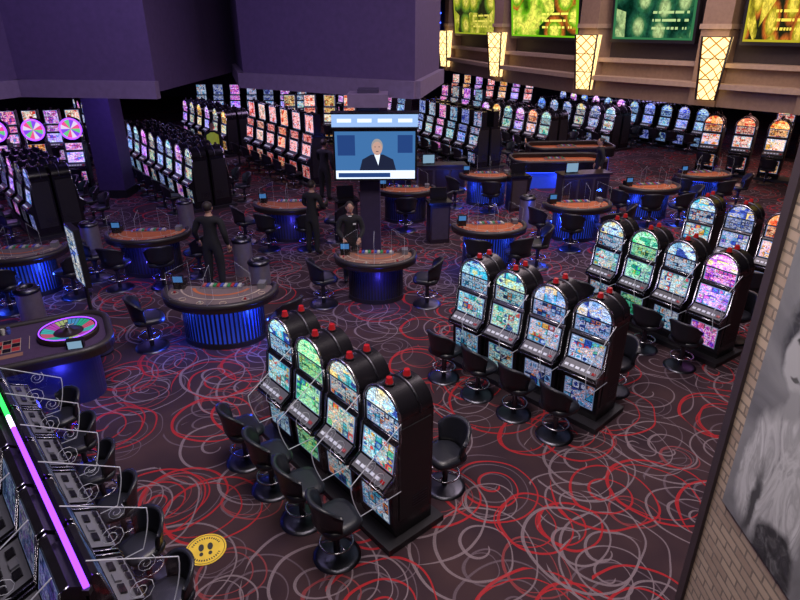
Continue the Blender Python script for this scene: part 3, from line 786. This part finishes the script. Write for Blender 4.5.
M.obj('roulette_display_sign',(-5.0,8.75,0),-.85)
M=MB(); M.cyl((0,0,0),.2,.75,STEEL,24); M.lathe([(.21,.75),(.22,.79),(.17,.84),(.12,.84),(.11,.8)],(0,0,0),DCHROME,24); M.cyl((0,0,.78),.11,.02,BLACK,16); BIN=M.mesh('trash_bin')
for p in ((-6.5,9.55),(-2.75,10.9),(-5.6,15.2),(-7.2,13.3),(3.4,15.6),(-3.4,12.2)): place(BIN,'trash_bin',(p[0],p[1],0))
M=MB(); M.box((0,0,.5),(.5,.4,1.0),WOOD); M.box((0,-.02,1.02),(.58,.46,.05),BLACK); M.box((0,.05,1.2),(.42,.05,.3),BLACK,Matrix.Rotation(-.15,3,'X')); M.cyl((0,.08,1.04),.03,.05,BLACK)
M.quad([(-.19,.02,1.07),(.19,.02,1.07),(.19,.065,1.33),(-.19,.065,1.33)],TVD); M.quad([(-.21,-.203,.1),(.21,-.203,.1),(.21,-.203,.9),(-.21,-.203,.9)],BROWN); POD=M.mesh('pit_podium')
for x,y,r in ((-1.35,14.6,.3),(.95,14.4,.2),(3.4,17.2,.2)): place(POD,'pit_podium',(x,y,0),r)
M=MB(); M.box((0,0,.45),(1.5,.45,.9),BROWN); M.box((0,0,.92),(1.6,.55,.05),WOOD); M.box((-.4,0,1.1),(.4,.05,.3),BLACK); M.box((-.4,0,.96),(.15,.12,.03),BLACK); M.quad([(-.58,-.03,.97),(-.22,-.03,.97),(-.22,-.03,1.23),(-.58,-.03,1.23)],TVD)
for k in range(3): M.box((-.5+k*.5,-.23,.45),(.42,.02,.7),WOOD)
PC=M.mesh('pit_counter')
place(PC,'pit_counter',(1.3,19.1,0),.1); place(PC,'pit_counter',(5.5,17.9,0),.2)
# yellow floor decal
M=MB(); M.cyl((0,0,.002),.21,.004,YEL,40)
M.tube([(.19*math.cos(2*PI*i/40),.19*math.sin(2*PI*i/40),.0062) for i in range(40)],.003,DKDEC,4,True)
for sx in(-1,1):
    for cy,rx,ry in ((.03,.028,.05),(-.06,.02,.026)):
        M.add([(sx*.045+rx*math.cos(2*PI*i/16),cy+ry*math.sin(2*PI*i/16),.0075) for i in range(16)],[tuple(range(16))],DKDEC)
for i in range(14):
    for s0 in (0,PI):
        aa=s0+.45+2.2*i/13; M.box((.15*math.cos(aa),.15*math.sin(aa),.0065),(.012,.022,.002),DKDEC,Matrix.Rotation(aa-PI/2,3,'Z'))
M.obj('floor_decal',(-2.03,4.6,0),.3)
M=MB()
for z in (4.4,5.0,5.6): M.tube([(1.9,45.5,z),(4.2,45.5,z)],.05,BLUELED)
M.box((3.05,45.8,5),(2.8,.5,2.4),PURPD); M.obj('neon_sign')

# ---------------------------------------------------------------- people
def person(x,y,rot,armL,armR,top=SUIT,lean=0,hair=HAIR,vest=None,h=1.0,look=0,badge=False,wide=1.0):
    """armL/armR = (elbow, wrist) local; front is -Y"""
    J={}; E=[]
    def j(n,p,r,par=None):
        J[n]=(len(J),p,r)
        if par: E.append((J[par][0],J[n][0]))
    ly=-lean
    j('pelvis',(0,0,.95),(.165,.12)); j('waist',(0,ly*.3,1.1),(.155,.11),'pelvis'); j('chest',(0,ly*.8,1.3),(.18,.125),'waist')
    j('upper',(0,ly,1.42),(.14,.095),'chest'); j('neck',(0,ly*1.15,1.51),(.055,.055),'upper'); j('skull',(0,ly*1.2-.01,1.6),(.05,.055),'neck')
    for s,arm,sf in ((-1,armR,'R'),(1,armL,'L')):
        j('sh'+sf,(s*.195,ly,1.41),(.075,.075),'upper'); j('el'+sf,arm[0],(.055,.055),'sh'+sf); 
        m=(Vector(arm[0])*.35+Vector(arm[1])*.65); j('fa'+sf,tuple(m),(.045,.045),'el'+sf); j('wr'+sf,arm[1],(.029,.026),'fa'+sf)
        j('hip'+sf,(s*.095,0,.86),(.10,.105),'pelvis'); j('kn'+sf,(s*.11,-.02,.49),(.075,.078),'hip'+sf)
        j('an'+sf,(s*.12,.02,.10),(.055,.055),'kn'+sf); j('toe'+sf,(s*.135,-.13,.045),(.045,.035),'an'+sf)
    me=bpy.data.meshes.new('body'); vs=[None]*len(J)
    for n,(i,p,r) in J.items(): vs[i]=p
    me.from_pydata(vs,E,[]); o=bpy.data.objects.new('body',me); COL.objects.link(o)
    md=o.modifiers.new('s','SKIN'); 
    for n,(i,p,r) in J.items():
        me.skin_vertices[0].data[i].radius=r; me.skin_vertices[0].data[i].use_root=(n=='pelvis')
    md.branch_smoothing=.6; sb=o.modifiers.new('u','SUBSURF'); sb.levels=2; sb.render_levels=2
    bpy.context.view_layer.update()
    dg=bpy.context.evaluated_depsgraph_get(); bm=bpy.data.meshes.new_from_object(o.evaluated_get(dg))
    bpy.data.objects.remove(o)
    for m in (top,TROU,SKIN,SHOE): bm.materials.append(m)
    wr=[Vector(armL[1]),Vector(armR[1])]
    for p in bm.polygons:
        c=p.center; p.use_smooth=True
        k=0
        if c.z<.10: k=3
        elif c.z<.93 and abs(c.x)<.24 and all((c-w).length>.09 for w in wr) and all((c-Vector(a_[0])).length>.08 for a_ in (armL,armR)): k=1
        elif c.z>1.5: k=2
        elif any((c-w).length<.04 for w in wr): k=2
        p.material_index=k
    root=bpy.data.objects.new('person',None); COL.objects.link(root); root.location=(x,y,0); root.rotation_euler=(0,0,rot); root.scale=(h*wide,h*wide,h)
    place(bm,'body',(0,0,0),0,1,root)
    M=MB(); hy=ly*1.2-.015; c=(0,hy,1.645)
    M.ball(c,(.074,.092,.112),SKIN,20,14); M.ball((0,hy-.03,1.585),(.052,.058,.05),SKIN)
    M.tube([(0,hy-.088,1.665),(0,hy-.108,1.635),(0,hy-.092,1.622)],[.008,.014,.01],SKIN)
    for s in(-1,1):
        M.ball((s*.076,hy+.005,1.64),(.012,.02,.032),SKIN,8,6); M.ball((s*.03,hy-.082,1.655),(.013,.008,.008),WHITE,8,6); M.ball((s*.03,hy-.089,1.655),(.006,.004,.006),HAIR,8,6)
        M.tube([(s*.015,hy-.09,1.675),(s*.045,hy-.08,1.677)],.004,hair)
    M.tube([(-.022,hy-.084,1.597),(0,hy-.09,1.595),(.022,hy-.084,1.597)],.005,CHIPS[0])
    M.ball((0,hy+.02,1.672),(.084,.094,.1),hair,18,12)
    place(M.mesh('head'),'head',(0,0,0),0,1,root)
    for arm,nm,s in ((armL,'hand_left',1),(armR,'hand_right',-1)):
        w=Vector(arm[1]); dr=(w-Vector(arm[0])).normalized(); side=dr.cross(Vector((0,0,1))); 
        if side.length<.2: side=Vector((0,1,0))
        side.normalize(); nrm=dr.cross(side).normalized()
        M=MB(); M.tube([w-dr*.02,w+dr*.02,w+dr*.06,w+dr*.085],[.024,.032,.036,.03],SKIN,8)
        for k,L in enumerate((.068,.078,.072,.055)):
            b=w+dr*.075+side*((k-1.5)*.019); M.tube([b,b+dr*L*.5+nrm*.004,b+dr*L*.82+nrm*.018,b+dr*L*.95+nrm*.032],[.0095,.009,.008,.006],SKIN,6)
        b=w+dr*.025-side*s*.025; M.tube([b,b+dr*.03-side*s*.02,b+dr*.06-side*s*.026+nrm*.01],[.013,.011,.008],SKIN,6)
        place(M.mesh(nm),nm,(0,0,0),0,1,root)
    M=MB()
    if vest:
        M.lathe([(.188,.0),(.20,.2),(.21,.38),(.12,.47)],(0,0,0),vest,20)
        place(M.mesh('vest'),'vest',(0,ly*.6,.98),0,(1,.78,1),root)
    else:
        M.tube([(.07*math.cos(2*PI*i/16),ly*1.1+.065*math.sin(2*PI*i/16),1.475) for i in range(16)],.014,WHITE if badge else top,6,True)
        if badge: M.box((.08,ly-.13,1.33),(.06,.01,.03),WHITE)
        place(M.mesh('collar'),'collar',(0,0,0),0,1,root)
    return root
dn=((.27,.02,1.15),(.27,-.06,.90)); dnR=((-.27,.02,1.15),(-.27,-.06,.90))
fw=((.26,-.1,1.17),(.15,-.36,1.06)); fwR=((-.26,-.1,1.17),(-.15,-.36,1.06))
out1=((.29,0,1.16),(.31,-.14,.93))
person(-3.78,11.4,PI*.95,out1,dnR,SUIT,.02,h=1.04,wide=1.12)
person(-2.05,13.4,PI*.85,fw,fwR,SUIT,.06)
person(-1.02,11.75,.15,fw,fwR,SUIT,.05,badge=True)
person(-2.3,18.2,2.6,fw,dnR,SUIT,.03,h=1.05,wide=1.1)
person(-6.6,21.6,.3,dn,dnR,SUIT,0,vest=VEST,h=1.05)
person(6.3,19.0,PI*.5+PI,dn,dnR,SUIT,.03)

# ---------------------------------------------------------------- lights
def area(x,y,z,sx,sy,p,col,tgt=None,name='ceiling_or_fill_light'):
    l=bpy.data.lights.new(name,'AREA'); l.shape='RECTANGLE'; l.size=sx; l.size_y=sy; l.energy=p; l.color=col
    o=bpy.data.objects.new(name,l); COL.objects.link(o); o.location=(x,y,z)
    if tgt: o.rotation_euler=(Vector(tgt)-Vector((x,y,z))).to_track_quat('-Z','Y').to_euler()
area(0,5,8.9,4,3,580,(1,.87,.86))
area(5,11.5,8.9,4,4,360,(1,.82,.90))
area(-4,9.0,8.9,4,3,150,(.65,.55,1))
area(6,19,8.9,5,5,350,(1,.78,.86))
area(3.2,28,8.9,2,6,200,(.85,.65,1))
area(0,1.5,6.5,1.2,1.2,75,(1,.9,.85),(1.8,2,3))  # added fill below the ceiling, aimed to brighten the brick wall
for x,y,p,c in ((-3,18,60,(.7,.5,1)),(-8,17,45,(.35,.25,1)),(-13,20,60,(.6,.3,1)),(-5,25,60,(.8,.55,1)),(-10,28,60,(.4,.35,1)),(-16,16,45,(.35,.25,1)),(-1,31,50,(.6,.5,1))):
    area(x,y,3.65,1.5,1.5,p,c)
for x,y,p,c in ((8.5,26,50,(.85,.6,1)),(13,22,65,(1,.5,.4)),(17,21,50,(1,.4,.3)),(12.5,30,50,(.5,.4,1)),(6.5,33,50,(.8,.5,1))):
    area(x,y,2.66,1.5,1.5,p,c)
area(-6,8.5,7.5,3,1,65,(.55,.45,1),(-6.5,13,6.5))  # added purple fill without a fixture, aimed at the upper left bulkhead
area(9,13,8,3,1,190,(1,.74,.52),(7.5,23,4))  # angled warm lamp below the ceiling, aimed at the right fascia
def pt(x,y,z,p,col,r=.06):
    l=bpy.data.lights.new('table_led','POINT'); l.energy=p; l.color=col; l.shadow_soft_size=r
    o=bpy.data.objects.new('table_led',l); COL.objects.link(o); o.location=(x,y,z)
for x,y,R,lit in TABS:
    if lit:
        for sx in(-.75,.75): pt(x+sx*R,y-.45*R,.55,20,(.03,.09,1))
    else: pt(x+.1,y-R*.82+.05,.5,7,(.08,.06,1))
pt(-4.6,6.9,.5,12,(.05,.05,1)); pt(-6.0,6.0,.5,8,(.05,.05,1)); pt(-8.4,8.0,.4,16,(.05,.05,1)); pt(-9.6,13.2,.5,16,(.08,.05,1)); pt(5.3,19.3,.3,16,(.03,.08,1)); pt(3.9,19.9,.3,12,(.03,.08,1))
w=bpy.data.worlds.new('World'); S.world=w; w.use_nodes=True
w.node_tree.nodes['Background'].inputs[0].default_value=(.02,.012,.04,1); w.node_tree.nodes['Background'].inputs[1].default_value=.5
